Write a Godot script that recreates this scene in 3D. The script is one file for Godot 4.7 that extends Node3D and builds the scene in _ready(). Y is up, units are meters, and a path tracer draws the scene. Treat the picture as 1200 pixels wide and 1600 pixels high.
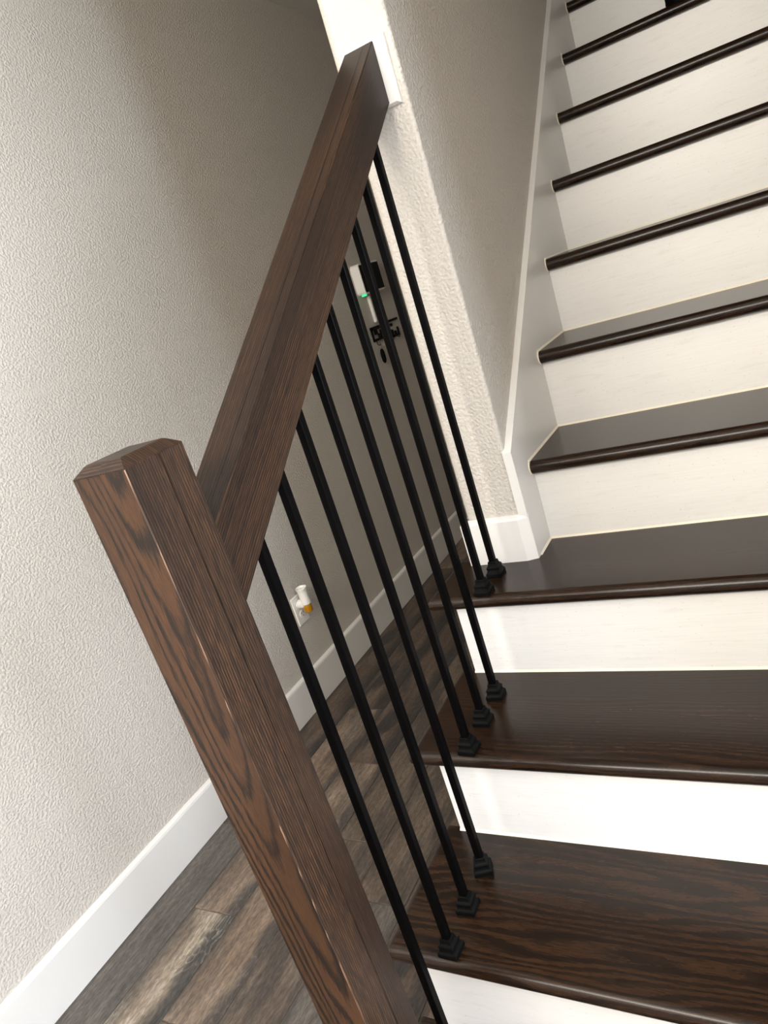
extends Node3D
# Indoor staircase: newel post, oak handrail, nine iron balusters, painted risers, hallway beside it.
# x runs along the treads, y up, the flight climbs towards -z; y = 0 is the top of the starting step.

const RISE := 0.19
const RUN := 0.247
const NOSE := 0.0237          # overhang of a tread past its riser
const TREAD_T := 0.0304
const FLOOR_Y := -0.19
const HALL_X := -1.071        # face of the hallway's outer wall
const HALL_CEIL := 2.475
const UP_CEIL := 5.0
const WALL_Z := -0.913        # end face of the wall between stair and hallway
const WALL_L := 0.003
const WALL_R := 0.130
const SKIRT_X := 0.145
const SIDE_X := 1.02          # wall on the other side of the flight
const FRONT_Z := 1.9
const ROOM_X := 2.6
const BACK_Z := -4.7

var M := {}
var taken := {}

func _ready():
	# ---- camera -------------------------------------------------------
	var cam := Camera3D.new()
	cam.name = "camera"
	cam.keep_aspect = Camera3D.KEEP_HEIGHT
	cam.fov = 70.457
	cam.near = 0.02
	cam.position = Vector3(0.6634, 1.1786, 0.4467)
	cam.rotation_order = EULER_ORDER_YXZ
	cam.rotation = Vector3(-0.2768, 0.5605, -0.3146)
	add_child(cam)
	cam.current = true
	# ---- sky and exposure ---------------------------------------------
	var env := Environment.new()
	var sky := Sky.new()
	var psm := ProceduralSkyMaterial.new()
	psm.sky_top_color = Color(0.72, 0.80, 0.92)
	psm.sky_horizon_color = Color(0.92, 0.93, 0.94)
	psm.ground_bottom_color = Color(0.42, 0.40, 0.37)
	psm.ground_horizon_color = Color(0.70, 0.69, 0.67)
	psm.sky_energy_multiplier = 1.0
	sky.sky_material = psm
	env.background_mode = Environment.BG_SKY
	env.sky = sky
	env.ambient_light_source = Environment.AMBIENT_SOURCE_DISABLED
	env.tonemap_mode = Environment.TONE_MAPPER_LINEAR
	env.tonemap_exposure = 1.0
	env.sdfgi_enabled = true
	env.ssao_enabled = true
	env.ssil_enabled = true
	var we := WorldEnvironment.new()
	we.name = "world_environment"
	we.environment = env
	add_child(we)
	# ---- daylight in the openings (an area light the size of each pane) -
	area_light("transom_daylight", Vector3(-0.1, 2.15, FRONT_Z - 0.02), Vector2(1.6, 0.5), 0.0, Color(1.0, 0.97, 0.92), 8.3)
	area_light("room_window_daylight", Vector3(ROOM_X - 0.02, 1.55, 0.42), Vector2(1.34, 1.6), PI / 2, Color(0.9, 0.945, 1.0), 18.8)

	make_materials()
	build_shell()
	build_stairs()
	build_floor()
	build_railing()
	build_wall_things()

func area_light(called: String, at: Vector3, size: Vector2, turn: float, c: Color, e: float):
	var l := AreaLight3D.new()
	l.name = called
	l.area_size = size
	l.light_color = c
	l.light_energy = e
	l.area_normalize_energy = true
	l.position = at
	l.rotation.y = turn
	l.shadow_enabled = true
	l.area_range = 12.0
	l.area_attenuation = 2.0
	add_child(l)

# ======================= mesh building =================================
class MB:
	var v := PackedVector3Array()
	var n := PackedVector3Array()
	var t := PackedVector2Array()
	var g := 1                    # axis the grain follows; uv = (across, along) in metres
	var off := Vector2.ZERO
	func uv(p: Vector3, nn: Vector3) -> Vector2:
		var a := nn.abs()
		var k := 0
		if a.y >= a.x and a.y >= a.z: k = 1
		elif a.z >= a.x: k = 2
		if k == g:
			return Vector2(p[(g + 1) % 3], p[(g + 2) % 3]) + off
		return Vector2(p[3 - k - g], p[g]) + off
	func tri(a: Vector3, b: Vector3, c: Vector3, flip := false):   # counter-clockwise seen from outside
		var nn := (b - a).cross(c - a).normalized()
		if nn == Vector3.ZERO: return
		for p in [a, c, b]:
			v.append(p); n.append(nn); t.append(uv(p, nn))
	func quad(a: Vector3, b: Vector3, c: Vector3, d: Vector3):
		tri(a, b, c); tri(a, c, d)
	func squad(p: Array, nn: Array, tt: Array):                   # own normals and uvs, counter-clockwise
		for i in [0, 2, 1, 0, 3, 2]:
			v.append(p[i]); n.append(nn[i]); t.append(tt[i])
	func box(lo: Vector3, hi: Vector3, c := 0.0):                  # chamfered box
		var mid := (lo + hi) * 0.5
		var h := (hi - lo) * 0.5
		c = minf(c, minf(h.x, minf(h.y, h.z)) * 0.9)
		for k in 3:
			var i := (k + 1) % 3
			var j := (k + 2) % 3
			for s in [-1.0, 1.0]:
				var q := []
				for w in [[-1, -1], [1, -1], [1, 1], [-1, 1]]:
					var p := Vector3.ZERO
					p[k] = s * h[k]; p[i] = w[0] * (h[i] - c); p[j] = w[1] * (h[j] - c)
					q.append(mid + p)
				if s > 0: quad(q[0], q[1], q[2], q[3])
				else: quad(q[3], q[2], q[1], q[0])
			if c > 0.0:
				for a in [-1.0, 1.0]:
					for b in [-1.0, 1.0]:
						var q2 := []
						for w in [-1.0, 1.0]:
							var p1 := Vector3.ZERO
							p1[k] = w * (h[k] - c); p1[i] = a * h[i]; p1[j] = b * (h[j] - c)
							var p2 := p1
							p2[i] = a * (h[i] - c); p2[j] = b * h[j]
							q2.append([mid + p1, mid + p2])
						if a * b > 0: quad(q2[0][0], q2[0][1], q2[1][1], q2[1][0])
						else: quad(q2[0][1], q2[0][0], q2[1][0], q2[1][1])
		if c > 0.0:
			for a in [-1.0, 1.0]:
				for b in [-1.0, 1.0]:
					for d in [-1.0, 1.0]:
						var p0 := mid + Vector3(a * h.x, b * (h.y - c), d * (h.z - c))
						var p1 := mid + Vector3(a * (h.x - c), b * h.y, d * (h.z - c))
						var p2 := mid + Vector3(a * (h.x - c), b * (h.y - c), d * h.z)
						if a * b * d > 0: tri(p0, p1, p2)
						else: tri(p0, p2, p1)
	func prism(poly: PackedVector2Array, axis: int, lo: float, hi: float):   # outline in the plane across the axis
		var i := (axis + 1) % 3
		var j := (axis + 2) % 3
		var pl := poly
		if Geometry2D.is_polygon_clockwise(pl):
			pl = pl.duplicate(); pl.reverse()
		var at := func(p: Vector2, h: float) -> Vector3:
			var o := Vector3.ZERO
			o[axis] = h; o[i] = p.x; o[j] = p.y
			return o
		for q in pl.size():
			var a := pl[q]
			var b := pl[(q + 1) % pl.size()]
			quad(at.call(a, lo), at.call(b, lo), at.call(b, hi), at.call(a, hi))
		var ids := Geometry2D.triangulate_polygon(pl)
		for q in range(0, ids.size(), 3):
			var a2 := pl[ids[q]]
			var b2 := pl[ids[q + 1]]
			var c2 := pl[ids[q + 2]]
			if (b2 - a2).cross(c2 - a2) < 0:
				var s := b2
				b2 = c2; c2 = s
			tri(at.call(a2, hi), at.call(b2, hi), at.call(c2, hi))
			tri(at.call(a2, lo), at.call(c2, lo), at.call(b2, lo))
	func loft(rings: Array):                                       # square or polygon rings of equal count, bottom to top
		for r in rings.size() - 1:
			var a = rings[r]
			var b = rings[r + 1]
			for q in a.size():
				var w: int = (q + 1) % a.size()
				quad(a[q], a[w], b[w], b[q])
		for q in range(1, rings[0].size() - 1):
			tri(rings[0][0], rings[0][q + 1], rings[0][q])
			var z = rings[-1]
			tri(z[0], z[q], z[q + 1])
	func lathe(prof: Array, at: Vector3, up: Vector3, seg := 20, squash := Vector2.ONE):   # [radius, height] pairs, smooth
		var e1 := up.cross(Vector3(0.31, 0.2, 0.93)).normalized()
		if absf(up.y) > 0.9: e1 = Vector3.RIGHT
		var e2 := up.cross(e1).normalized()
		for r in prof.size() - 1:
			var p0: Array = prof[r]
			var p1: Array = prof[r + 1]
			var sl := Vector2(p1[1] - p0[1], p0[0] - p1[0]).normalized()
			for q in seg:
				var ps := []
				var ns := []
				for w in [[q, p0], [q + 1, p0], [q + 1, p1], [q, p1]]:
					var an: float = TAU * w[0] / seg
					var dir: Vector3 = -(e1 * cos(an)) * squash.x + e2 * sin(an) * squash.y
					ps.append(at + dir * w[1][0] + up * w[1][1])
					ns.append((dir * sl.x + up * sl.y).normalized())
				squad([ps[1], ps[0], ps[3], ps[2]], [ns[1], ns[0], ns[3], ns[2]], [Vector2.ZERO, Vector2.ZERO, Vector2.ZERO, Vector2.ZERO])
	func tube(pts: Array, r: float, seg := 10):
		for k in pts.size() - 1:
			var a: Vector3 = pts[k]
			var b: Vector3 = pts[k + 1]
			lathe([[0.0, 0.0], [r, 0.0], [r, (b - a).length()], [0.0, (b - a).length()]], a, (b - a).normalized(), seg)
	func mesh() -> ArrayMesh:
		var m := ArrayMesh.new()
		var a := []
		a.resize(Mesh.ARRAY_MAX)
		a[Mesh.ARRAY_VERTEX] = v; a[Mesh.ARRAY_NORMAL] = n; a[Mesh.ARRAY_TEX_UV] = t
		m.add_surface_from_arrays(Mesh.PRIMITIVE_TRIANGLES, a)
		return m

func numbered(called: String) -> String:
	var k: int = taken.get(called, -1) + 1
	taken[called] = k
	return called if k == 0 else "%s_%03d" % [called, k]

func obj(called: String, mesh: Mesh, mat: Material, parent: Node = null) -> MeshInstance3D:
	var o := MeshInstance3D.new()
	o.mesh = mesh
	o.material_override = mat
	o.cast_shadow = GeometryInstance3D.SHADOW_CASTING_SETTING_ON
	if parent == null:
		o.name = numbered(called)
		add_child(o)
	else:
		var nm := called
		var k := 0
		while parent.has_node(NodePath(nm)):
			k += 1
			nm = "%s_%03d" % [called, k]
		o.name = nm
		parent.add_child(o)
	return o

func structure(called: String, mesh: Mesh, mat: Material, label: String, category: String) -> MeshInstance3D:
	var o := obj(called, mesh, mat)
	o.set_meta("kind", "structure")
	return tag(o, label, category)

func tag(o, label: String, category: String, group := ""):
	o.set_meta("label", label)
	o.set_meta("category", category)
	if group != "": o.set_meta("group", group)
	return o

func thing(called: String, label: String, category: String, at := Vector3.ZERO, group := "") -> Node3D:
	var o := Node3D.new()
	o.name = numbered(called)
	o.position = at
	add_child(o)
	tag(o, label, category, group)
	return o

func box_mesh(lo: Vector3, hi: Vector3, c := 0.0, g := 1, off := Vector2.ZERO) -> ArrayMesh:
	var b := MB.new()
	b.g = g; b.off = off
	b.box(lo, hi, c)
	return b.mesh()

# ======================= materials =====================================
func plain(c: Color, rough: float, metal := 0.0) -> StandardMaterial3D:
	var m := StandardMaterial3D.new()
	m.albedo_color = c
	m.roughness = rough
	m.metallic = metal
	return m

func textured(tex: Texture2D, w: float, l: float, rough: float, tint := Color.WHITE) -> StandardMaterial3D:
	var m := plain(tint, rough)
	m.albedo_texture = tex
	m.uv1_scale = Vector3(1.0 / w, 1.0 / l, 1.0)
	return m

func noise(seed_: int, freq: float, kind := FastNoiseLite.TYPE_SIMPLEX_SMOOTH, oct := 1) -> FastNoiseLite:
	var n := FastNoiseLite.new()
	n.seed = seed_
	n.noise_type = kind
	n.frequency = freq
	n.fractal_type = FastNoiseLite.FRACTAL_FBM if oct > 1 else FastNoiseLite.FRACTAL_NONE
	n.fractal_octaves = oct
	return n

# Stained oak. W x L metres; arches come from cutting cone-shaped growth rings flat.
func oak(w: int, h: int, W: float, L: float, sd: int, light: Color, mid: Color, dark: Color, o: Dictionary) -> ImageTexture:
	var data := PackedByteArray()
	data.resize(w * h * 3)
	var n_warp := noise(sd, 1.0, FastNoiseLite.TYPE_SIMPLEX_SMOOTH, 2)
	var n_fib := noise(sd + 1, 1.0)
	var n_pore := noise(sd + 2, 1.0)
	var cu: float = o.get("cu", W * 0.6)
	var z0: float = o.get("z0", 0.012)
	var sp: float = o.get("spacing", 0.006)
	var taper: float = o.get("taper", -0.05)
	var warp: float = o.get("warp", 0.8)
	var band: float = o.get("band", 0.32)
	var edge: float = o.get("edge", 0.2)
	var amount: float = o.get("amount", 0.8)
	var pores: float = o.get("pores", 0.35)
	var blotch: float = o.get("blotch", 0.5)
	var drift: float = o.get("drift", 0.0)
	var jag: float = o.get("jag", 0.10)
	var i := 0
	for y in h:
		var v := (y + 0.5) / h * L
		var c2 := cu + drift * n_warp.get_noise_2d(v * 1.6, 77.0)
		for x in w:
			var u := (x + 0.5) / w * W
			var fib := n_fib.get_noise_2d(u * 900.0, v * 26.0)
			var du := u - c2
			var rho := (sqrt(du * du + z0 * z0) + taper * v) / sp + warp * n_warp.get_noise_2d(u * 14.0, v * 2.2) + jag * fib
			var f := rho - floorf(rho)
			var wid: float = band * (0.55 + 0.9 * absf(n_warp.get_noise_2d(floorf(rho) * 3.7, 5.0)))
			var d := smoothstep(0.0, 0.06, f) * (1.0 - smoothstep(wid, wid + edge, f))
			d *= amount
			var bl := clampf(0.5 + 0.9 * n_warp.get_noise_2d(u * 9.0 + 31.0, v * 1.3), 0.0, 1.0) * blotch
			var p := n_pore.get_noise_2d(u * 1500.0, v * 60.0)
			var k := 1.0 + jag * fib - (pores * smoothstep(0.25, 0.6, p) * (0.35 + 0.65 * d))
			var c := light.lerp(mid, minf(bl, 1.0)).lerp(dark, d)
			data[i] = clampi(int(c.r * k * 255.0), 0, 255)
			data[i + 1] = clampi(int(c.g * k * 255.0), 0, 255)
			data[i + 2] = clampi(int(c.b * k * 255.0), 0, 255)
			i += 3
	return ImageTexture.create_from_image(Image.create_from_data(w, h, false, Image.FORMAT_RGB8, data))

# Wood-look porcelain plank: cloudy print with dark edges and cracked pale patches.
func tile_print(w: int, h: int, sd: int, base: Color, pale: Color, dark: Color, o: Dictionary) -> ImageTexture:
	var data := PackedByteArray()
	data.resize(w * h * 3)
	var n1 := noise(sd, 1.0, FastNoiseLite.TYPE_SIMPLEX_SMOOTH, 4)
	var n2 := noise(sd + 1, 1.0, FastNoiseLite.TYPE_SIMPLEX_SMOOTH, 3)
	var W := 0.152
	var L := 0.89
	var i := 0
	for y in h:
		var v := (y + 0.5) / h * L
		for x in w:
			var u := (x + 0.5) / w * W
			var big := n1.get_noise_2d(u * 10.0, v * 2.6)
			var fine := n2.get_noise_2d(u * 130.0, v * 40.0)
			var crack := 1.0 - absf(n2.get_noise_2d(u * 46.0 + 50.0, v * 17.0)) * 5.0
			var streak := n1.get_noise_2d(u * 60.0 + 9.0, v * 5.0)
			var c := base.lerp(pale, clampf(0.35 + big * 1.6, 0.0, 1.0) * float(o.get("pale", 0.6)))
			var side: float = u / W + 0.35 * n1.get_noise_2d(3.0, v * 5.0) * 0.6
			var e := smoothstep(float(o.get("from", 0.72)), float(o.get("to", 0.95)), side) * float(o.get("edge", 0.8))
			e = maxf(e, smoothstep(0.16, 0.0, u / W + 0.12 * big) * 0.5)
			e = maxf(e, smoothstep(0.12, 0.42, -n1.get_noise_2d(u * 7.0 + 40.0, v * 2.0 + 3.0)) * float(o.get("cloud", 0.5)))
			c = c.lerp(dark, clampf(e, 0.0, 1.0))
			if crack > 0.0: c = c.lerp(pale.lightened(0.25), crack * float(o.get("crack", 0.25)) * clampf(0.4 + big * 2.0, 0.0, 1.0))
			var k := 1.0 + 0.22 * fine + 0.20 * streak
			data[i] = clampi(int(c.r * k * 255.0), 0, 255)
			data[i + 1] = clampi(int(c.g * k * 255.0), 0, 255)
			data[i + 2] = clampi(int(c.b * k * 255.0), 0, 255)
			i += 3
	return ImageTexture.create_from_image(Image.create_from_data(w, h, false, Image.FORMAT_RGB8, data))

# White paint on a riser with long brush marks, scuffs and a few specks.
func paint_print(w: int, h: int, sd: int, c0: Color) -> ImageTexture:
	var data := PackedByteArray()
	data.resize(w * h * 3)
	var n1 := noise(sd, 1.0, FastNoiseLite.TYPE_SIMPLEX_SMOOTH, 3)
	var n2 := noise(sd + 5, 1.0)
	var grime := Color(0.66, 0.60, 0.54)
	var i := 0
	for y in h:
		var v := (y + 0.5) / h * 1.1        # along the riser
		for x in w:
			var u := (x + 0.5) / w * 0.2    # up the riser
			var brush := n1.get_noise_2d(u * 260.0, v * 5.0)
			var scuff := smoothstep(0.30, 0.62, n1.get_noise_2d(u * 60.0 + 90.0, v * 9.0)) * 0.07
			var speck := smoothstep(0.86, 0.93, n2.get_noise_2d(u * 190.0, v * 120.0)) * 0.4
			var k := 1.0 + 0.018 * brush
			var c := c0.lerp(grime, scuff + speck)
			data[i] = clampi(int(c.r * k * 255.0), 0, 255)
			data[i + 1] = clampi(int(c.g * k * 255.0), 0, 255)
			data[i + 2] = clampi(int(c.b * k * 255.0), 0, 255)
			i += 3
	return ImageTexture.create_from_image(Image.create_from_data(w, h, false, Image.FORMAT_RGB8, data))

func relief(m: StandardMaterial3D, sd: int, freq: float, side: int, tile: float, depth_cm: float, oct := 2):
	var n := noise(sd, freq, FastNoiseLite.TYPE_SIMPLEX_SMOOTH, oct)
	var im := n.get_seamless_image(side, side)
	m.uv1_triplanar = true
	m.uv1_world_triplanar = true
	m.uv1_scale = Vector3.ONE / tile
	im.convert(Image.FORMAT_RGBA8)
	im.bump_map_to_normal_map(depth_cm)
	m.normal_enabled = true
	m.normal_texture = ImageTexture.create_from_image(im)
	m.normal_scale = 1.0

func make_materials():
	M.wall = plain(Color8(200, 193, 184), 0.62)
	relief(M.wall, 11, 0.052, 1024, 0.5, 4.6)
	M.ceiling = plain(Color8(214, 210, 202), 0.8)
	relief(M.ceiling, 31, 0.05, 512, 0.25, 3.0)
	M.trim = plain(Color8(226, 223, 219), 0.34)
	M.riser = []
	for k in 3: M.riser.append(textured(paint_print(192, 1024, 60 + k * 7, Color8(227, 224, 220)), 0.2, 1.1, 0.36))
	M.caulk = plain(Color8(232, 222, 203), 0.5)
	M.black = plain(Color8(5, 4, 4), 0.42)
	M.black.metallic_specular = 0.14
	M.black_shoe = plain(Color8(7, 7, 7), 0.5)
	M.black_shoe.metallic_specular = 0.19
	# one dark stain on all the oak of post and rail; the side boards take tighter dark bands and come out darker
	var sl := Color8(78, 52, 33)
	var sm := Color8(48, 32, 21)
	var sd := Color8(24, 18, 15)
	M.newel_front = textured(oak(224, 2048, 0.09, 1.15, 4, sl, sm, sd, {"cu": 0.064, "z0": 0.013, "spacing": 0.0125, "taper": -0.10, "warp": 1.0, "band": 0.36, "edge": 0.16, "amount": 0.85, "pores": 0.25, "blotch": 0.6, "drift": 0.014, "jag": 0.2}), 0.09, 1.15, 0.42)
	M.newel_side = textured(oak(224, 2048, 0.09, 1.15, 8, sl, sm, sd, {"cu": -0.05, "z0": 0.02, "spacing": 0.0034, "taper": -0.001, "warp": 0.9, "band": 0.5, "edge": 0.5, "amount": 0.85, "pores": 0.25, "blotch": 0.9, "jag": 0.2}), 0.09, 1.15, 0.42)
	M.rail = textured(oak(320, 2048, 0.12, 1.1, 14, sl, sm, sd, {"cu": -0.09, "z0": 0.02, "spacing": 0.0042, "taper": 0.004, "warp": 1.1, "band": 0.5, "edge": 0.45, "amount": 0.85, "pores": 0.4, "blotch": 1.0, "jag": 0.15}), 0.12, 1.1, 0.4)
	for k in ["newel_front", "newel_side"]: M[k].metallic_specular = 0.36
	M.rail.metallic_specular = 0.3
	M.worn = textured(oak(32, 1024, 0.01, 1.15, 33, Color8(40, 30, 24), Color8(60, 42, 30), Color8(128, 100, 80), {"cu": 0.004, "z0": 0.003, "spacing": 0.0045, "taper": -0.05, "warp": 2.0, "band": 0.2, "edge": 0.3, "amount": 0.9, "pores": 0.1, "blotch": 1.0}), 0.01, 1.15, 0.5)
	M.tread = []
	var cus := [0.10, 0.30, 0.22, -0.06]
	for k in 4:
		M.tread.append(textured(oak(384, 1024, 0.34, 1.15, 40 + k * 3, Color8(49, 31, 18), Color8(38, 24, 15), Color8(18, 12, 8), {"cu": cus[k], "z0": 0.03, "spacing": [0.015, 0.008, 0.009, 0.011][k], "taper": [0.045, 0.012, 0.014, 0.02][k], "warp": 1.4, "band": 0.3, "edge": 0.5, "amount": 0.7, "pores": 0.4, "blotch": 0.8, "jag": 0.16}), 0.34, 1.15, 0.27))
		M.tread[k].metallic_specular = 0.40
	M.tile = []
	var specs := [
		[Color8(88, 83, 79), Color8(112, 105, 98), Color8(60, 58, 57), {"pale": 0.4, "edge": 0.3, "crack": 0.05, "cloud": 0.6}],
		[Color8(116, 104, 92), Color8(156, 144, 128), Color8(64, 62, 61), {"pale": 0.9, "edge": 0.9, "crack": 0.55, "from": 0.62, "to": 0.9, "cloud": 0.35}],
		[Color8(114, 98, 85), Color8(136, 122, 108), Color8(66, 62, 60), {"pale": 0.6, "edge": 0.85, "crack": 0.22, "from": 0.74, "to": 0.93, "cloud": 0.4}],
		[Color8(92, 81, 72), Color8(112, 100, 89), Color8(60, 56, 54), {"pale": 0.6, "edge": 0.5, "crack": 0.12, "cloud": 0.6}],
		[Color8(84, 72, 63), Color8(104, 90, 80), Color8(48, 47, 48), {"pale": 0.6, "edge": 0.7, "crack": 0.1, "from": 0.5, "to": 0.85, "cloud": 0.8}]]  # last two prints darkened to paint in the fading light down the hallway
	for k in specs.size():
		var s = specs[k]
		M.tile.append(textured(tile_print(160, 900, 100 + k * 9, s[0], s[1], s[2], s[3]), 0.152, 0.89, 0.5))
		M.tile[k].metallic_specular = 0.4
	M.grout = plain(Color8(92, 80, 70), 0.85)
	M.white_plastic = plain(Color8(236, 233, 228), 0.35)
	M.slot = plain(Color8(52, 48, 46), 0.6)
	M.screen = plain(Color8(5, 5, 6), 0.3)
	M.screen.metallic_specular = 0.2
	M.dark_wall_metal = plain(Color8(9, 8, 9), 0.5)
	M.dark_wall_metal.metallic_specular = 0.25
	M.ring_metal = plain(Color8(150, 146, 140), 0.3, 1.0)
	M.rubber = plain(Color8(8, 8, 9), 0.7)
	M.rubber.metallic_specular = 0.2
	M.amber = plain(Color(0.85, 0.60, 0.10, 0.55), 0.05)
	M.amber.transparency = BaseMaterial3D.TRANSPARENCY_ALPHA
	M.amber_oil = plain(Color8(176, 120, 14), 0.08)
	M.led = plain(Color8(60, 220, 150), 0.4)
	M.led.emission_enabled = true
	M.led.emission = Color8(60, 235, 150)
	M.led.emission_energy_multiplier = 1.0
	M.glass = plain(Color(0.95, 0.98, 1.0, 0.08), 0.02)
	M.glass.transparency = BaseMaterial3D.TRANSPARENCY_ALPHA

# ======================= the shell ======================================
func build_shell():
	var y0 := FLOOR_Y - 0.14
	# floor slab (the tile planks are laid on it in build_floor)
	# hallway's outer wall
	structure("wall_left", box_mesh(Vector3(HALL_X - 0.13, y0, BACK_Z), Vector3(HALL_X, HALL_CEIL + 0.15, FRONT_Z)), M.wall, "long grey textured hallway wall at the left of the picture", "wall")
	# wall between hallway and stair; its end has rounded drywall corners
	var pts := PackedVector2Array()
	var r := 0.020
	for k in 9:
		var a := PI / 2 * k / 8.0
		pts.append(Vector2(WALL_Z - r + r * sin(a), WALL_L + r - r * cos(a)))      # (z, x)
	r = 0.007
	for k in 7:
		var a := PI / 2 * k / 6.0
		pts.append(Vector2(WALL_Z - r + r * cos(a), WALL_R - r + r * sin(a)))
	var back := PackedVector2Array([Vector2(BACK_Z, WALL_R), Vector2(BACK_Z, WALL_L)])
	var whole := pts.duplicate()
	whole.append_array(back)
	var wb := MB.new()
	wb.prism(whole, 1, y0, UP_CEIL)
	smooth_prism(wb)
	structure("wall_middle", wb.mesh(), M.wall, "narrow grey textured wall end beside the stairs where the handrail stops", "wall")
	# other side of the flight
	structure("wall_right", box_mesh(Vector3(SIDE_X, y0, BACK_Z), Vector3(SIDE_X + 0.12, UP_CEIL, -0.30)), M.wall, "grey wall along the right side of the staircase", "wall")
	structure("wall_back", box_mesh(Vector3(HALL_X - 0.13, y0, BACK_Z - 0.13), Vector3(SIDE_X + 0.12, UP_CEIL, BACK_Z)), M.wall, "grey wall closing the far end of hallway and stairwell", "wall")
	# entrance room, behind the photographer: door, wide transom window over it, window on the right
	structure("wall_front_left", box_mesh(Vector3(HALL_X - 0.13, y0, FRONT_Z), Vector3(-0.9, HALL_CEIL + 0.15, FRONT_Z + 0.14)), M.wall, "grey front wall left of the entrance door", "wall")
	structure("wall_front_right", box_mesh(Vector3(0.7, y0, FRONT_Z), Vector3(ROOM_X + 0.13, HALL_CEIL + 0.15, FRONT_Z + 0.14)), M.wall, "grey front wall right of the entrance door", "wall")
	structure("wall_front_head", box_mesh(Vector3(-0.9, 2.40, FRONT_Z), Vector3(0.7, HALL_CEIL + 0.15, FRONT_Z + 0.14)), M.wall, "grey front wall over the transom window", "wall")
	structure("wall_front_lintel", box_mesh(Vector3(-0.9, 1.80, FRONT_Z), Vector3(0.7, 1.90, FRONT_Z + 0.14)), M.wall, "grey front wall between entrance door and transom window", "wall")
	structure("wall_front_side", box_mesh(Vector3(0.1, y0, FRONT_Z), Vector3(0.7, 1.80, FRONT_Z + 0.14)), M.wall, "grey front wall beside the entrance door", "wall")
	window("window_1", 1.6, 0.5, Vector3(-0.1, 1.90, FRONT_Z), 0.0, "wide white framed transom window over the entrance door")
	window("window_2", 1.34, 1.6, Vector3(ROOM_X, 0.75, 0.42), PI / 2, "white framed window in the right wall of the entrance room")
	var d := thing("door_1", "white panelled entrance door under the transom window", "door", Vector3(-0.4, FLOOR_Y, FRONT_Z))
	d.set_meta("kind", "structure")
	obj("door_leaf", box_mesh(Vector3(-0.5, 0.0, 0.04), Vector3(0.5, 1.99, 0.09), 0.003), M.trim, d)
	for sy in [[0.18, 0.85], [1.0, 1.85]]:
		for sx in [-1.0, 1.0]:
			obj("door_panel", box_mesh(Vector3(sx * 0.23 - 0.17, sy[0], 0.028), Vector3(sx * 0.23 + 0.17, sy[1], 0.042), 0.01), M.trim, d)
	structure("wall_room_front", box_mesh(Vector3(ROOM_X, y0, 1.09), Vector3(ROOM_X + 0.13, HALL_CEIL + 0.15, FRONT_Z)), M.wall, "grey right wall of the entrance room in front of its window", "wall")
	structure("wall_room_rear", box_mesh(Vector3(ROOM_X, y0, -0.42), Vector3(ROOM_X + 0.13, HALL_CEIL + 0.15, -0.25)), M.wall, "grey right wall of the entrance room behind its window", "wall")
	structure("wall_room_sill", box_mesh(Vector3(ROOM_X, y0, -0.25), Vector3(ROOM_X + 0.13, 0.75, 1.09)), M.wall, "grey right wall of the entrance room under its window", "wall")
	structure("wall_room_head", box_mesh(Vector3(ROOM_X, 2.35, -0.25), Vector3(ROOM_X + 0.13, HALL_CEIL + 0.15, 1.09)), M.wall, "grey right wall of the entrance room over its window", "wall")
	structure("wall_room_back", box_mesh(Vector3(SIDE_X + 0.12, y0, -0.42), Vector3(ROOM_X, HALL_CEIL + 0.15, -0.30)), M.wall, "grey wall of the entrance room beside the stair opening", "wall")
	# ceilings: hallway and front room, open over the flight
	structure("ceiling", box_mesh(Vector3(HALL_X, HALL_CEIL, BACK_Z), Vector3(WALL_L + 0.01, HALL_CEIL + 0.15, WALL_Z)), M.ceiling, "grey hallway ceiling at the top edge of the picture", "ceiling")
	structure("ceiling_front", box_mesh(Vector3(HALL_X, HALL_CEIL, WALL_Z), Vector3(ROOM_X, HALL_CEIL + 0.15, FRONT_Z)), M.ceiling, "white ceiling over the entrance room", "ceiling")
	structure("ceiling_upper", box_mesh(Vector3(HALL_X, UP_CEIL, BACK_Z - 0.13), Vector3(SIDE_X + 0.12, UP_CEIL + 0.12, WALL_Z + 0.12)), M.ceiling, "white ceiling over the upstairs landing", "ceiling")
	structure("wall_header", box_mesh(Vector3(WALL_R, HALL_CEIL + 0.15, WALL_Z), Vector3(SIDE_X, UP_CEIL, WALL_Z + 0.12)), M.wall, "grey wall over the stair opening", "wall")
	structure("floor_upper", box_mesh(Vector3(WALL_R, 14 * RISE - 0.25, BACK_Z), Vector3(SIDE_X, 14 * RISE, -14 * RUN)), M.tread[3], "dark wood floor of the upstairs landing", "floor")
	# baseboards
	baseboard("baseboard_left", Vector3(HALL_X, FLOOR_Y, BACK_Z), Vector3(HALL_X, FLOOR_Y, FRONT_Z), Vector3(1, 0, 0), 0.146, "tall white baseboard along the left hallway wall")
	baseboard("baseboard_hall", Vector3(WALL_L, FLOOR_Y, WALL_Z), Vector3(WALL_L, FLOOR_Y, BACK_Z), Vector3(-1, 0, 0), 0.146, "white baseboard on the hallway side of the middle wall")
	# baseboard wrapped round the wall end on the third tread, with a 45 degree corner piece
	var y3 := 3 * RISE + 0.0018
	var bt := 0.012
	var ring := func(o: float) -> Array:   # plan outline at offset o from the wall
		return [Vector2(WALL_L - o, WALL_Z - 0.02), Vector2(WALL_L - o, WALL_Z + o), Vector2(WALL_R - 0.010 + o * 0.25, WALL_Z + o), Vector2(SKIRT_X + 0.0007, WALL_Z - 0.003 + o * 0.5), Vector2(SKIRT_X + 0.0007, WALL_Z - 0.03)]
	var b := MB.new()
	var prof := [[bt, 0.0], [bt, 0.094], [bt - 0.002, 0.098], [0.003, 0.103], [0.0, 0.103]]
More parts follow.
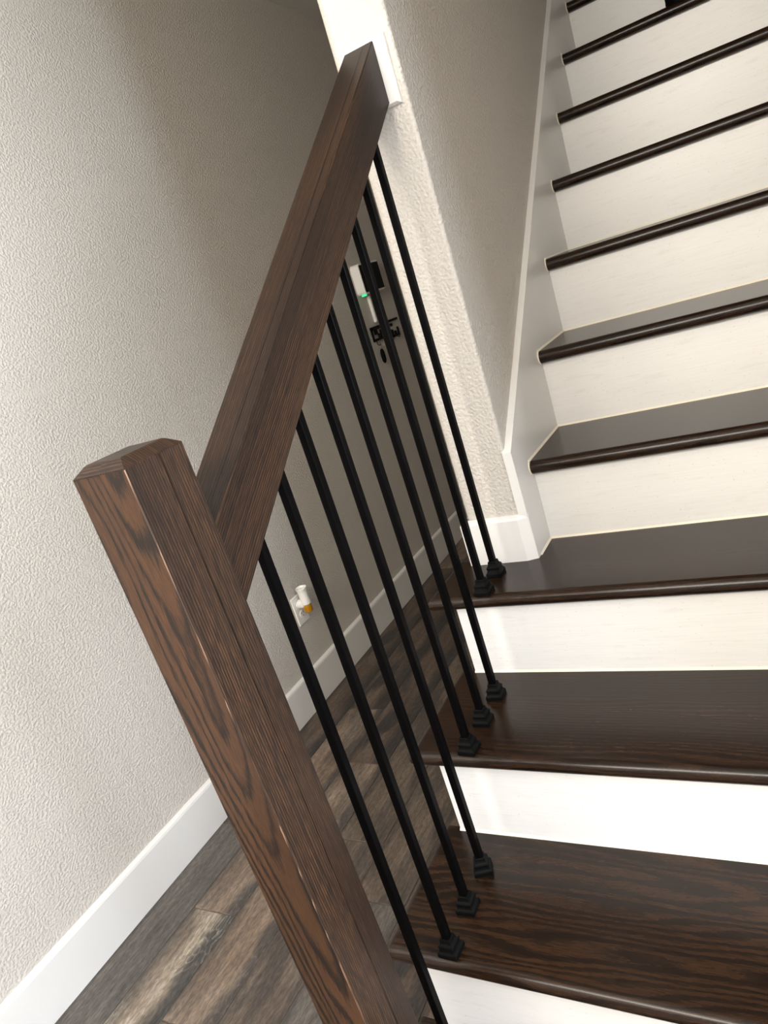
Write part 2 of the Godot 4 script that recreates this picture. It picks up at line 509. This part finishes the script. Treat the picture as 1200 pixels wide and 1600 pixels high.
	for k in prof.size() - 1:
		var lo: Array = ring.call(prof[k][0])
		var hi: Array = ring.call(prof[k + 1][0])
		for q in lo.size() - 1:
			b.quad(Vector3(lo[q].x, y3 + prof[k][1], lo[q].y), Vector3(lo[q + 1].x, y3 + prof[k][1], lo[q + 1].y), Vector3(hi[q + 1].x, y3 + prof[k + 1][1], hi[q + 1].y), Vector3(hi[q].x, y3 + prof[k + 1][1], hi[q].y))
	structure("baseboard_middle", b.mesh(), M.trim, "short white baseboard round the wall end on the third tread", "baseboard")
	# skirtboard up the stair wall
	var top0 := Vector2(0.806, -0.9065)
	var slope := 0.787
	var zz := -3.62
	var poly := PackedVector2Array([Vector2(0.38, -0.909), Vector2(0.811, -0.909), Vector2(0.811 + (-0.909 - zz) * slope, zz), Vector2(0.25 + (-0.909 - zz) * slope, zz)])
	var sk := MB.new()
	sk.prism(poly, 0, WALL_R - 0.004, SKIRT_X)
	structure("trim_1", sk.mesh(), M.trim, "white skirtboard rising along the stair wall", "skirting")
	var poly2 := PackedVector2Array([Vector2(0.0, -0.30), Vector2(0.55, -0.30), Vector2(0.55 + 3.3 * slope, -3.6), Vector2(3.3 * slope - 0.2, -3.6)])
	var sk2 := MB.new()
	sk2.prism(poly2, 0, SIDE_X - 0.014, SIDE_X)
	structure("trim_2", sk2.mesh(), M.trim, "white skirtboard on the right side of the staircase", "skirting")

# smooth the normals of a prism's rounded corners (faces meeting at less than 30 degrees)
func smooth_prism(b: MB):
	var seen := {}
	for i in b.v.size():
		var key := Vector3i((b.v[i] * 20000.0).round())
		if not seen.has(key): seen[key] = []
		seen[key].append(i)
	var out := b.n.duplicate()
	for key in seen:
		for i in seen[key]:
			var s := Vector3.ZERO
			for j in seen[key]:
				if b.n[i].dot(b.n[j]) > 0.86:
					var t: int = j - j % 3
					s += b.n[j] * (b.v[t + 1] - b.v[t]).cross(b.v[t + 2] - b.v[t]).length()
			out[i] = s.normalized()
	b.n = out

func baseboard(called: String, a: Vector3, b: Vector3, out: Vector3, h: float, label: String):
	var dir := (b - a).normalized()
	var m := MB.new()
	var prof := [Vector2(0, 0), Vector2(0.014, 0), Vector2(0.014, h - 0.012), Vector2(0.012, h - 0.006), Vector2(0.005, h - 0.001), Vector2(0, h)]
	var side := dir.cross(Vector3.UP)
	var flip := side.dot(out) < 0
	for k in prof.size() - 1:
		var p0: Vector3 = a + out * prof[k].x + Vector3.UP * prof[k].y
		var p1: Vector3 = a + out * prof[k + 1].x + Vector3.UP * prof[k + 1].y
		var q0 := p0 + (b - a)
		var q1 := p1 + (b - a)
		if flip: m.quad(p0, q0, q1, p1)
		else: m.quad(q0, p0, p1, q1)
	for e in [a, b]:
		for k in range(1, prof.size() - 1):
			var t0: Vector3 = e
			var t1: Vector3 = e + out * prof[k].x + Vector3.UP * prof[k].y
			var t2: Vector3 = e + out * prof[k + 1].x + Vector3.UP * prof[k + 1].y
			if (e == a) != flip: m.tri(t0, t2, t1)
			else: m.tri(t0, t1, t2)
	structure(called, m.mesh(), M.trim, label, "baseboard")

func window(called: String, wide: float, h: float, at: Vector3, turn: float, label: String):
	var w := thing(called, label, "window", at)
	w.rotation.y = turn
	w.set_meta("kind", "structure")
	var hw := wide / 2
	var f := MB.new()
	for e in [-1.0, 1.0]: f.box(Vector3(minf(e * hw, e * (hw - 0.05)), 0, 0.04), Vector3(maxf(e * hw, e * (hw - 0.05)), h, 0.11), 0.004)
	f.box(Vector3(-hw + 0.05, 0, 0.04), Vector3(hw - 0.05, 0.05, 0.11), 0.004)
	f.box(Vector3(-hw + 0.05, h - 0.05, 0.04), Vector3(hw - 0.05, h, 0.11), 0.004)
	f.box(Vector3(-0.02, 0.05, 0.045), Vector3(0.02, h - 0.05, 0.105), 0.004)
	obj("window_frame", f.mesh(), M.trim, w)
	for e in [-1.0, 1.0]:
		obj("pane", box_mesh(Vector3(minf(e * 0.02, e * (hw - 0.05)), 0.05, 0.072), Vector3(maxf(e * 0.02, e * (hw - 0.05)), h - 0.05, 0.078)), M.glass, w)

# ======================= floor ==========================================
func build_floor():
	var fl := structure("floor", box_mesh(Vector3(HALL_X - 0.13, FLOOR_Y - 0.14, BACK_Z), Vector3(ROOM_X + 0.13, FLOOR_Y - 0.0025, FRONT_Z)), M.grout, "hallway floor of brown grey wood-look tile planks", "floor")
	var rng := RandomNumberGenerator.new()
	rng.seed = 5
	var seam := -0.9185
	var wid := 0.1522
	var L := 0.89
	var joint := {0: -0.818, 1: -0.522, 2: -0.238, 3: -0.815, 4: -0.634, 5: -0.30, 6: -0.70}
	# print of each shown plank; darker far ones paint in the light falloff: row, index of the plank counted away from the camera
	var print_and_falloff := {Vector2i(0, 0): 0, Vector2i(1, 0): 1, Vector2i(2, 0): 3, Vector2i(1, 1): 2, Vector2i(2, 1): 2, Vector2i(3, 0): 3, Vector2i(3, 1): 3, Vector2i(4, 1): 3, Vector2i(5, 1): 4, Vector2i(0, 1): 4, Vector2i(0, 2): 4, Vector2i(1, 2): 4, Vector2i(2, 2): 4, Vector2i(3, 2): 3, Vector2i(4, 2): 4}
	var meshes := {}
	var rest := [MB.new(), MB.new(), MB.new(), MB.new(), MB.new()]
	for row in 29:
		var x0 := seam + (row - 1) * wid + 0.0011
		var x1 := seam + row * wid - 0.0011
		if row == 0: x0 = HALL_X + 0.012
		var j: float = joint.get(row, -0.1 - 0.31 * (row % 3))
		for k in range(-5, 6):
			var z1 := j - (k - 1) * L - 0.0011     # nearer end
			var z0 := j - k * L + 0.0011           # farther end
			if z1 > FRONT_Z or z0 < BACK_Z: continue
			if row > 6 and z1 < -0.29: continue
			var shown := row <= 6 and k >= -0 and k <= 3
			var idx: int = print_and_falloff.get(Vector2i(row, k), [2, 3, 4, 1, 0, 4, 3, 2][(row * 3 + k * 5 + 40) % 8])
			if shown:
				var flipped := (row + k) % 2 == 0
				var b := MB.new()
				b.g = 2
				b.off = Vector2(-x0, -z0)
				b.box(Vector3(x0, FLOOR_Y - 0.009, z0), Vector3(x1, FLOOR_Y, z1), 0.0012)
				obj("tile_plank", b.mesh(), M.tile[idx], fl)
			else:
				rest[idx].g = 2
				rest[idx].off = Vector2(-x0, -z0)
				rest[idx].box(Vector3(x0, FLOOR_Y - 0.009, z0), Vector3(x1, FLOOR_Y, z1), 0.0012)
	for k in rest.size():
		if rest[k].v.size() > 0:
			var o := obj("tile_planks_beyond", rest[k].mesh(), M.tile[k], fl)
			o.set_meta("kind", "stuff")

# ======================= staircase ======================================
func dz(k: int) -> float: return [0.0, -0.0026, -0.0055, -0.0066][k] if k < 4 else 0.0
func dy(k: int) -> float: return [0.0, 0.0012, 0.0031, 0.0018][k] if k < 4 else 0.0
func tread_y(k: int) -> float: return k * RISE + dy(k)
func nose_z(k: int) -> float: return -k * RUN + dz(k)
func riser_z(k: int) -> float: return nose_z(k) - NOSE

# tread with half-round nosing on the flagged edges of its plan outline (x, z)
func tread_mesh(plan: Array, rounded: Array, t: float, y: float, off: Vector2) -> ArrayMesh:
	var b := MB.new()
	b.g = 0; b.off = off
	var cnt := plan.size()
	var R := t / 2
	var N := 10
	var rings := []
	for s in N + 1:
		var th := PI * s / N
		var ins := R * (1.0 - sin(th))
		var pts := []
		for q in cnt:
			var p: Vector2 = plan[q]
			var a: Vector2 = (p - plan[(q + cnt - 1) % cnt]).normalized()
			var c: Vector2 = (plan[(q + 1) % cnt] - p).normalized()
			var da: float = ins if rounded[(q + cnt - 1) % cnt] else 0.0
			var dc: float = ins if rounded[q] else 0.0
			# inward normal: the outline runs counter-clockwise seen from above with z towards the viewer
			var na := Vector2(a.y, -a.x)
			var nc := Vector2(c.y, -c.x)
			var det := na.x * nc.y - na.y * nc.x
			var o := Vector2.ZERO
			if absf(det) < 0.001: o = na * da
			else: o = Vector2((da * nc.y - dc * na.y) / det, (dc * na.x - da * nc.x) / det)
			pts.append(p + o)
		rings.append(pts)
	for s in N:
		var t0 := PI * s / N
		var t1 := PI * (s + 1) / N
		for q in cnt:
			var w := (q + 1) % cnt
			var e: Vector2 = (plan[w] - plan[q]).normalized()
			var on := Vector3(-e.y, 0, e.x)
			var up0: Vector2 = rings[s][q]
			var up1: Vector2 = rings[s][w]
			var lo0: Vector2 = rings[s + 1][q]
			var lo1: Vector2 = rings[s + 1][w]
			var y0 := y - R + R * cos(t0)
			var y1 := y - R + R * cos(t1)
			var P := [Vector3(lo0.x, y1, lo0.y), Vector3(lo1.x, y1, lo1.y), Vector3(up1.x, y0, up1.y), Vector3(up0.x, y0, up0.y)]
			var n0 := on
			var n1 := on
			if rounded[q]:
				n0 = on * sin(t0) + Vector3.UP * cos(t0)
				n1 = on * sin(t1) + Vector3.UP * cos(t1)
			var T := []
			for z in 4:
				var arc: float = R * (t1 if z < 2 else t0)
				T.append(Vector2(P[z].z + arc if absf(e.x) > 0.5 else P[z].z, P[z].x + (0.0 if absf(e.x) > 0.5 else arc)) + off)
			b.squad(P, [n1, n1, n0, n0], T)
	var top := PackedVector2Array(rings[0])
	var bot := PackedVector2Array(rings[N])
	for pack in [[top, y, 1], [bot, y - t, -1]]:
		var ids := Geometry2D.triangulate_polygon(pack[0])
		for q in range(0, ids.size(), 3):
			var A := Vector3(pack[0][ids[q]].x, pack[1], pack[0][ids[q]].y)
			var B := Vector3(pack[0][ids[q + 1]].x, pack[1], pack[0][ids[q + 1]].y)
			var C := Vector3(pack[0][ids[q + 2]].x, pack[1], pack[0][ids[q + 2]].y)
			if ((B - A).cross(C - A).y > 0) == (pack[2] > 0): b.tri(A, B, C)
			else: b.tri(A, C, B)
	return b.mesh()

func build_stairs():
	var st := thing("staircase", "straight staircase with dark oak treads and white painted risers", "staircase", Vector3.ZERO)
	var left := [-0.05, -0.041, -0.046, -0.056]
	var rx := [0.0, 0.010, -0.003, -0.006]
	for k in range(0, 14):
		var y := tread_y(k)
		var zf := nose_z(k)
		var zb := riser_z(k + 1) - 0.006
		var r := SIDE_X - 0.012
		var off := Vector2(0.30 + k * RUN + fmod(k * 0.013, 0.02), 0.08)
		var mesh: ArrayMesh
		if k < 3:      # open end with returned nosing that passes the riser above
			var l: float = left[k]
			var x1: float = rx[k + 1] - 0.004
			mesh = tread_mesh([Vector2(l, zf), Vector2(r, zf), Vector2(r, zb), Vector2(x1, zb), Vector2(x1, zb - 0.001), Vector2(l, zb - 0.001)], [true, false, false, false, false, true], TREAD_T, y, off)
		elif k == 3:   # runs past the end of the wall
			mesh = tread_mesh([Vector2(left[3], zf), Vector2(r, zf), Vector2(r, zb), Vector2(SKIRT_X - 0.003, zb), Vector2(SKIRT_X - 0.003, WALL_Z - 0.002), Vector2(WALL_L - 0.003, WALL_Z - 0.002), Vector2(WALL_L - 0.003, WALL_Z - 0.012), Vector2(left[3], WALL_Z - 0.012)], [true, false, false, false, false, false, false, true], TREAD_T, y, off)
		else:
			mesh = tread_mesh([Vector2(SKIRT_X + 0.0005, zf), Vector2(r, zf), Vector2(r, zb), Vector2(SKIRT_X + 0.0005, zb)], [true, false, false, false], TREAD_T, y, off)
		obj("tread", mesh, M.tread[[3, 0, 1, 2][k] if k < 4 else (k * 3) % 4], st)
	for k in range(0, 15):
		var zf := riser_z(k)
		var y1 := tread_y(k) - TREAD_T + 0.001
		var y0 := tread_y(k - 1) - 0.001
		var x0: float = (rx[k] if k < 4 else SKIRT_X)
		var b := MB.new()
		b.g = 0; b.off = Vector2(-y0, 0.03)
		b.box(Vector3(x0, y0, zf - 0.016), Vector3(SIDE_X - 0.013, y1, zf), 0.0006)
		obj("riser", b.mesh(), M.riser[k % 3], st)
		if k > 0:      # bead of caulk where the riser meets the tread below
			var c := MB.new()
			var yb := tread_y(k - 1)
			var q := PackedVector2Array([Vector2(yb, zf - 0.001), Vector2(yb, zf + 0.0036), Vector2(yb + 0.0016, zf + 0.0028), Vector2(yb + 0.0034, zf + 0.0008), Vector2(yb + 0.004, zf - 0.001)])
			c.prism(q, 0, x0, SIDE_X - 0.014)
			obj("caulk_bead", c.mesh(), M.caulk, st)
	for k in range(3, 13):    # caulk along the skirtboard
		var c := MB.new()
		var y := tread_y(k)
		var q := PackedVector2Array([Vector2(SKIRT_X - 0.001, y), Vector2(SKIRT_X - 0.001, y + 0.004), Vector2(SKIRT_X + 0.001, y + 0.0034), Vector2(SKIRT_X + 0.0034, y + 0.001), Vector2(SKIRT_X + 0.0036, y)])
		c.prism(q, 2, riser_z(k + 1), (WALL_Z - 0.012) if k == 3 else nose_z(k) - 0.006)
		obj("caulk_bead", c.mesh(), M.caulk, st)
		if k > 3:             # dab of caulk at the end of the nosing
			var e := MB.new()
			e.lathe([[0.0, 0.0], [0.0183, 0.0], [0.0172, 0.0022], [0.0150, 0.0030], [0.0, 0.0030]], Vector3(SKIRT_X - 0.0005, y - TREAD_T / 2, nose_z(k) - TREAD_T / 2), Vector3.RIGHT, 20)
			obj("caulk_bead", e.mesh(), M.caulk, st)
	# white sawtooth stringer closing the open side under the first treads
	var outline := PackedVector2Array()
	outline.append(Vector2(FLOOR_Y, -0.04))
	for k in 3:
		outline.append(Vector2(tread_y(k) - TREAD_T, riser_z(k) - 0.002))
		outline.append(Vector2(tread_y(k) - TREAD_T, riser_z(k + 1) - 0.002))
	outline.append(Vector2(tread_y(3) - TREAD_T, riser_z(3) - 0.002))
	outline.append(Vector2(tread_y(3) - TREAD_T, WALL_Z))
	outline.append(Vector2(FLOOR_Y, WALL_Z))
	var sb := MB.new()
	sb.prism(outline, 0, 0.0125, 0.030)
	obj("stringer", sb.mesh(), M.trim, st)

# ======================= railing ========================================
func rail_right(z: float) -> float: return 0.105 - 0.0075 * (z + 0.11) / -0.79
func rail_top(z: float) -> float: return 1.5945 - 0.7435 * (z + 0.9)
func rail_bottom(z: float) -> float: return 1.4905 - 0.7345 * (z + 0.9)

func build_railing():
	# ---- newel post on the starting step
	var np := thing("newel_post", "square dark oak newel post with chamfered top in the foreground", "newel post", Vector3(0.0678, 0.0, -0.0777))
	np.rotation = Vector3(0.0145, 0.0, -0.0033)   # it leans a little towards the entrance
	var hw := 0.0385
	var hz := 0.042
	var ch := 0.0009
	var H := 1.1015
	# four boards; the two on the stair side meet in an open joint
	var fr := MB.new()
	fr.off = Vector2(hw + 0.004, 0.01)
	fr.quad(Vector3(-hw + ch, 0, hz), Vector3(hw - ch, 0, hz), Vector3(hw - ch, H, hz), Vector3(-hw + ch, H, hz))
	fr.quad(Vector3(hw - ch, 0, -hz), Vector3(-hw + ch, 0, -hz), Vector3(-hw + ch, H, -hz), Vector3(hw - ch, H, -hz))
	obj("front_board", fr.mesh(), M.newel_front, np)
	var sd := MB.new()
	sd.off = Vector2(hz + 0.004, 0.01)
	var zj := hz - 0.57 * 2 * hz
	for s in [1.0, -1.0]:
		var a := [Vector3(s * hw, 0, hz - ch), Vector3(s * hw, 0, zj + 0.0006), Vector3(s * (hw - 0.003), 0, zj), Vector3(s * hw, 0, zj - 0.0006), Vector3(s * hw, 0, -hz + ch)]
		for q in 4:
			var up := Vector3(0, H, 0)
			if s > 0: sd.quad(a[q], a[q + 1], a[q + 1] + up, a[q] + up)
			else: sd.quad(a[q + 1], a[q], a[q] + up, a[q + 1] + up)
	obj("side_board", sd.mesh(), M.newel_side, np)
	var we := MB.new()
	for sx in [-1.0, 1.0]:
		for sz in [-1.0, 1.0]:
			var p1 := Vector3(sx * hw, 0, sz * (hz - ch))
			var p2 := Vector3(sx * (hw - ch), 0, sz * hz)
			var up := Vector3(0, H, 0)
			if sx * sz > 0: we.quad(p2, p1, p1 + up, p2 + up)
			else: we.quad(p1, p2, p2 + up, p1 + up)
	tag_part(obj("worn_edge", we.mesh(), M.worn, np), "pale worn corner edge")
	var cap := MB.new()
	var sq := func(i: float, y: float) -> Array: return [Vector3(-hw + i, y, hz - i), Vector3(hw - i, y, hz - i), Vector3(hw - i, y, -hz + i), Vector3(-hw + i, y, -hz + i)]
	cap.loft([sq.call(0.0005, H - 0.0002), sq.call(0.0004, H + 0.0012), sq.call(0.0108, H + 0.0098), sq.call(0.0128, H + 0.0108)])
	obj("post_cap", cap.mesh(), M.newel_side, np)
	# ---- handrail
	var z1 := -0.105
	var z2 := -0.8995
	var hr := thing("handrail", "sloping dark oak handrail of rectangular section from newel to wall", "handrail", Vector3(0, 0, 0))
	var c := 0.0016
	var sec := func(z: float) -> Array:
		var R := rail_right(z)
		var Lx := R - 0.0605
		var t := rail_top(z)
		var b := rail_bottom(z)
		return [Vector3(R - c, b, z), Vector3(R, b + c, z), Vector3(R, t - c, z), Vector3(R - c, t, z), Vector3(R - 0.0175, t, z), Vector3(R - 0.0180, t - 0.0010, z), Vector3(R - 0.0185, t, z), Vector3(Lx + c, t, z), Vector3(Lx, t - c, z), Vector3(Lx, b + c, z), Vector3(Lx + c, b, z)]
	var A: Array = sec.call(z1)
	var B: Array = sec.call(z2)
	var len := Vector2(z2 - z1, rail_top(z2) - rail_top(z1)).length()
	var side := MB.new()
	var topm := MB.new()
	for q in 11:
		var w := (q + 1) % 11
		var is_top := q >= 2 and q <= 7
		var m := topm if is_top else side
		var n: Vector3 = (B[q] - A[q]).cross(A[w] - A[q]).normalized()
		var T := []
		for pq in [[A[q], 0.0], [B[q], len], [B[w], len], [A[w], 0.0]]:
			var p: Vector3 = pq[0]
			var across: float = (p.x + 0.0) if is_top or absf(n.y) > 0.6 else p.y - rail_bottom(p.z) + 0.006
			T.append(Vector2(across, pq[1] + 0.1))
		# counter-clockwise from outside
		m.squad([A[q], B[q], B[w], A[w]], [n, n, n, n], T)
	for E in [[A, true], [B, false]]:
		for q in range(1, 10):
			if E[1]: side.tri(E[0][0], E[0][q], E[0][q + 1])
			else: side.tri(E[0][0], E[0][q + 1], E[0][q])
	obj("rail_body", side.mesh(), M.rail, hr)
	obj("rail_top_face", topm.mesh(), M.rail, hr)
	# ---- white plate behind the rail's upper end
	var pl := thing("wall_plate", "white rectangular plate on the wall end behind the top of the handrail", "wall plate", Vector3(0.069, 1.545, WALL_Z))
	var pb := MB.new()
	var r0 := []
	var r1 := []
	var r2 := []
	var corners := [Vector2(-0.048, -0.059), Vector2(0.0485, -0.059), Vector2(0.0485, 0.0565), Vector2(-0.048, 0.0565)]
	for q in corners:
		r0.append(Vector3(q.x, q.y, 0.0))
		r1.append(Vector3(q.x, q.y, 0.006))
		r2.append(Vector3(q.x - signf(q.x) * 0.0055, q.y - signf(q.y) * 0.0035, 0.013))
	pb.loft([r0, r1, r2])
	obj("plate_body", pb.mesh(), M.trim, pl)
	# ---- nine square iron balusters, numbered down from the wall
	var labels := [
		"black iron baluster nearest the wall end, on the back of the third tread",
		"black iron baluster at the front edge of the third tread, second from the wall end",
		"black iron baluster nearest the riser on the second tread, third from the wall end",
		"black iron baluster in the middle of the second tread, fourth from the wall end",
		"black iron baluster near the front edge of the second tread, fifth from the wall end",
		"black iron baluster with a twisted shoe nearest the riser on the lowest whole tread",
		"black iron baluster in the middle of the lowest whole tread, third from the newel post",
		"black iron baluster near the front of the lowest whole tread, second from the newel post",
		"black iron baluster closest to the newel post, its foot below the picture"]
	var yaw := [2.0, -1.0, 3.0, 0.0, -2.0, 24.0, 3.0, -2.0, 0.0]
	var hb := 0.00635
	for i in 9:
		var z := -0.848 + 0.0823 * i
		var k := 3 if i < 2 else (2 if i < 5 else (1 if i < 8 else 0))
		var x := 0.0785 - 0.0100 * (z + 0.27) / -0.578
		var y := tread_y(k)
		var bt := thing("baluster", labels[i], "baluster", Vector3(x, y, z), "black iron balusters under the handrail")
		var hgt := rail_bottom(z) - y + 0.004
		var bar := MB.new()
		bar.box(Vector3(-hb, 0.0, -hb), Vector3(hb, hgt, hb), 0.0011)
		var bo := obj("bar", bar.mesh(), M.black, bt)
		bo.rotation_degrees.y = [0.0, 1.0, -1.5, 0.5, 0.0, 2.0, -1.0, 1.0, 0.5][i]
		var sh := MB.new()
		var rings := []
		for pr in [[0.0160, 0.0], [0.0165, 0.001], [0.0165, 0.0075], [0.0158, 0.009], [0.0135, 0.0115], [0.0125, 0.0145], [0.0125, 0.0165], [0.0132, 0.0172], [0.0132, 0.0205], [0.0124, 0.022], [0.0100, 0.0245], [0.0090, 0.028], [0.0088, 0.0315], [0.0080, 0.0325]]:
			var s: float = pr[0]
			rings.append([Vector3(-s, pr[1], s), Vector3(s, pr[1], s), Vector3(s, pr[1], -s), Vector3(-s, pr[1], -s)])
		sh.loft(rings)
		var so := obj("shoe", sh.mesh(), M.black_shoe, bt)
		so.rotation_degrees.y = yaw[i]

# ======================= things on the hallway wall =====================
func build_wall_things():
	# outlet cover with its lower socket showing
	var ow := thing("outlet_cover", "white outlet cover plate low on the hallway wall behind the air freshener", "outlet", Vector3(HALL_X, 0.180, -1.524))
	obj("cover_plate", box_mesh(Vector3(0, -0.0575, -0.036), Vector3(0.006, 0.0575, 0.036), 0.003), M.white_plastic, ow)
	for s in [-1.0, 1.0]:
		var fc := MB.new()
		fc.lathe([[0.017, 0.0], [0.017, 0.0022], [0.0155, 0.003], [0.0, 0.003]], Vector3(0.0055, s * 0.0195, 0), Vector3.RIGHT, 20, Vector2(0.86, 1.0))
		var f := obj("socket", fc.mesh(), M.white_plastic, ow)
		var sl := MB.new()
		for e in [-1.0, 1.0]: sl.box(Vector3(0.008, s * 0.0195 + 0.001, e * 0.006 - 0.0012), Vector3(0.0089, s * 0.0195 + 0.009, e * 0.006 + 0.0012))
		sl.lathe([[0.0026, 0.0], [0.0, 0.0004]], Vector3(0.0086, s * 0.0195 - 0.0065, 0), Vector3.RIGHT, 10)
		obj("slots", sl.mesh(), M.slot, f)
	var af := thing("air_freshener", "white plug-in air freshener with amber oil bottle, in the hallway outlet", "air freshener", Vector3(HALL_X + 0.009, 0.200, -1.524))
	var bd := MB.new()
	bd.lathe([[0.0, 0.0], [0.017, 0.0], [0.019, 0.006], [0.019, 0.022], [0.016, 0.028], [0.0, 0.03]], Vector3(0.0, 0.003, 0.0), Vector3.RIGHT, 20)
	obj("plug_body", bd.mesh(), M.white_plastic, af)
	var tw := MB.new()
	tw.lathe([[0.0, 0.0], [0.0185, 0.0], [0.0195, 0.004], [0.0175, 0.03], [0.0185, 0.052], [0.0225, 0.066], [0.0215, 0.068], [0.017, 0.060], [0.0, 0.058]], Vector3(0.034, 0.002, 0.0), Vector3.UP, 24)
	obj("diffuser", tw.mesh(), M.white_plastic, af)
	var oil := MB.new()
	oil.lathe([[0.0, 0.0], [0.015, 0.0], [0.0165, 0.003], [0.0165, 0.024], [0.011, 0.031], [0.0, 0.031]], Vector3(0.034, -0.030, 0.0), Vector3.UP, 20)
	tag_part(obj("oil_bottle", oil.mesh(), M.amber_oil, af), "amber oil bottle")
	# small white smart panel with a black screen
	var sp := thing("smart_panel", "small white rounded wall device with black screen and green light", "wall device", Vector3(HALL_X, 1.279, -2.795))
	var rr := MB.new()
	var outl := PackedVector2Array()
	for q in 4:
		for s in 7:
			var a := PI / 2 * (q + s / 6.0)
			var cx: float = (0.071 - 0.018) * [1, -1, -1, 1][q]
			var cz: float = (0.104 - 0.018) * [1, 1, -1, -1][q]
			outl.append(Vector2(cx + 0.018 * cos(a), cz + 0.018 * sin(a)))
	rr.prism(outl, 0, 0.0, 0.046)
	obj("device_body", rr.mesh(), M.white_plastic, sp)
	obj("screen", box_mesh(Vector3(0.0455, -0.063, -0.097), Vector3(0.049, 0.063, 0.099), 0.0015), M.screen, sp)
	obj("status_light", box_mesh(Vector3(0.016, -0.078, 0.086), Vector3(0.040, -0.0705, 0.100), 0.002), M.led, sp)
	# surface cable cover running down from it
	var cc := thing("cable_cover", "thin white cable cover running down from the wall device", "cable cover", Vector3(HALL_X, 1.07, -2.775))
	obj("channel", box_mesh(Vector3(0, 0, -0.008), Vector3(0.016, 0.128, 0.008), 0.004), M.white_plastic, cc)
	# black key rack made of cut-out letters and bars
	var kr := thing("key_rack", "black cut-out metal key rack on the hallway wall below the wall device", "key rack", Vector3(HALL_X, 0.985, -2.85))
	var lt := MB.new()
	var bar := func(z0: float, y0: float, z1: float, y1: float): lt.box(Vector3(0.004, minf(y0, y1), minf(z0, z1)), Vector3(0.012, maxf(y0, y1) + 0.002, maxf(z0, z1) + 0.003), 0.001)
	# left block: a framed square with a small step inside
	bar.call(0.150, 0.000, 0.142, 0.068)
	bar.call(0.150, 0.000, 0.055, 0.010)
	bar.call(0.150, 0.052, 0.060, 0.068)
	bar.call(0.060, 0.000, 0.050, 0.045)
	bar.call(0.118, 0.030, 0.095, 0.052)
	bar.call(0.088, 0.010, 0.078, 0.030)
	# middle and right: joined bars ending in an E lying open
	bar.call(0.055, 0.018, -0.050, 0.026)
	bar.call(-0.020, 0.062, -0.150, 0.072)
	bar.call(-0.062, 0.040, -0.078, 0.052)
	bar.call(-0.060, -0.016, -0.134, -0.006)
	bar.call(-0.060, -0.016, -0.070, 0.022)
	bar.call(-0.092, -0.016, -0.101, 0.012)
	bar.call(-0.125, -0.016, -0.134, 0.026)
	bar.call(0.020, 0.018, 0.010, 0.070)
	bar.call(0.020, 0.062, -0.03, 0.070)
	obj("letter_bars", lt.mesh(), M.dark_wall_metal, kr)
	for z in [0.128, 0.05, -0.03, -0.10]:
		var hk := MB.new()
		hk.tube([Vector3(0.008, 0.0, z), Vector3(0.010, -0.018, z), Vector3(0.022, -0.022, z), Vector3(0.026, -0.012, z)], 0.0018, 8)
		obj("hook", hk.mesh(), M.dark_wall_metal, kr)
	var kf := thing("key_fob", "black oval car key fob hanging from the key rack", "key", Vector3(HALL_X + 0.020, 0.966, -2.722))
	var ring := MB.new()
	var rp := []
	for q in 17: rp.append(Vector3(0, -0.010 + 0.010 * cos(TAU * q / 16), 0.010 * sin(TAU * q / 16)))
	ring.tube(rp, 0.0012, 6)
	obj("key_ring", ring.mesh(), M.ring_metal, kf)
	var fb := MB.new()
	fb.lathe([[0.0, 0.0], [0.010, 0.003], [0.017, 0.014], [0.020, 0.035], [0.0185, 0.055], [0.012, 0.068], [0.0, 0.072]], Vector3(0, -0.092, 0.0), Vector3.UP, 18, Vector2(0.4, 1.0))
	obj("fob_body", fb.mesh(), M.rubber, kf)
	# dark shoe left on a stair near the top of the picture
	var bs := thing("shoe", "black rounded shoe resting on a stair tread at the top edge of the picture", "shoe", Vector3(0.505, tread_y(9), -2.275))
	var so := MB.new()
	var rings := []
	for pr in [[0.0, 0.95], [0.012, 1.0], [0.016, 0.98], [0.035, 1.0], [0.055, 0.95], [0.072, 0.82], [0.084, 0.6], [0.090, 0.3]]:
		var rg := []
		for q in 24:
			var a := -TAU * q / 24
			rg.append(Vector3(cos(a) * 0.048 * pr[1], pr[0], sin(a) * 0.046 * pr[1]))
		rings.append(rg)
	so.loft(rings)
	smooth_prism(so)
	obj("upper", so.mesh(), M.rubber, bs)

func tag_part(o, label: String):
	o.set_meta("label", label)
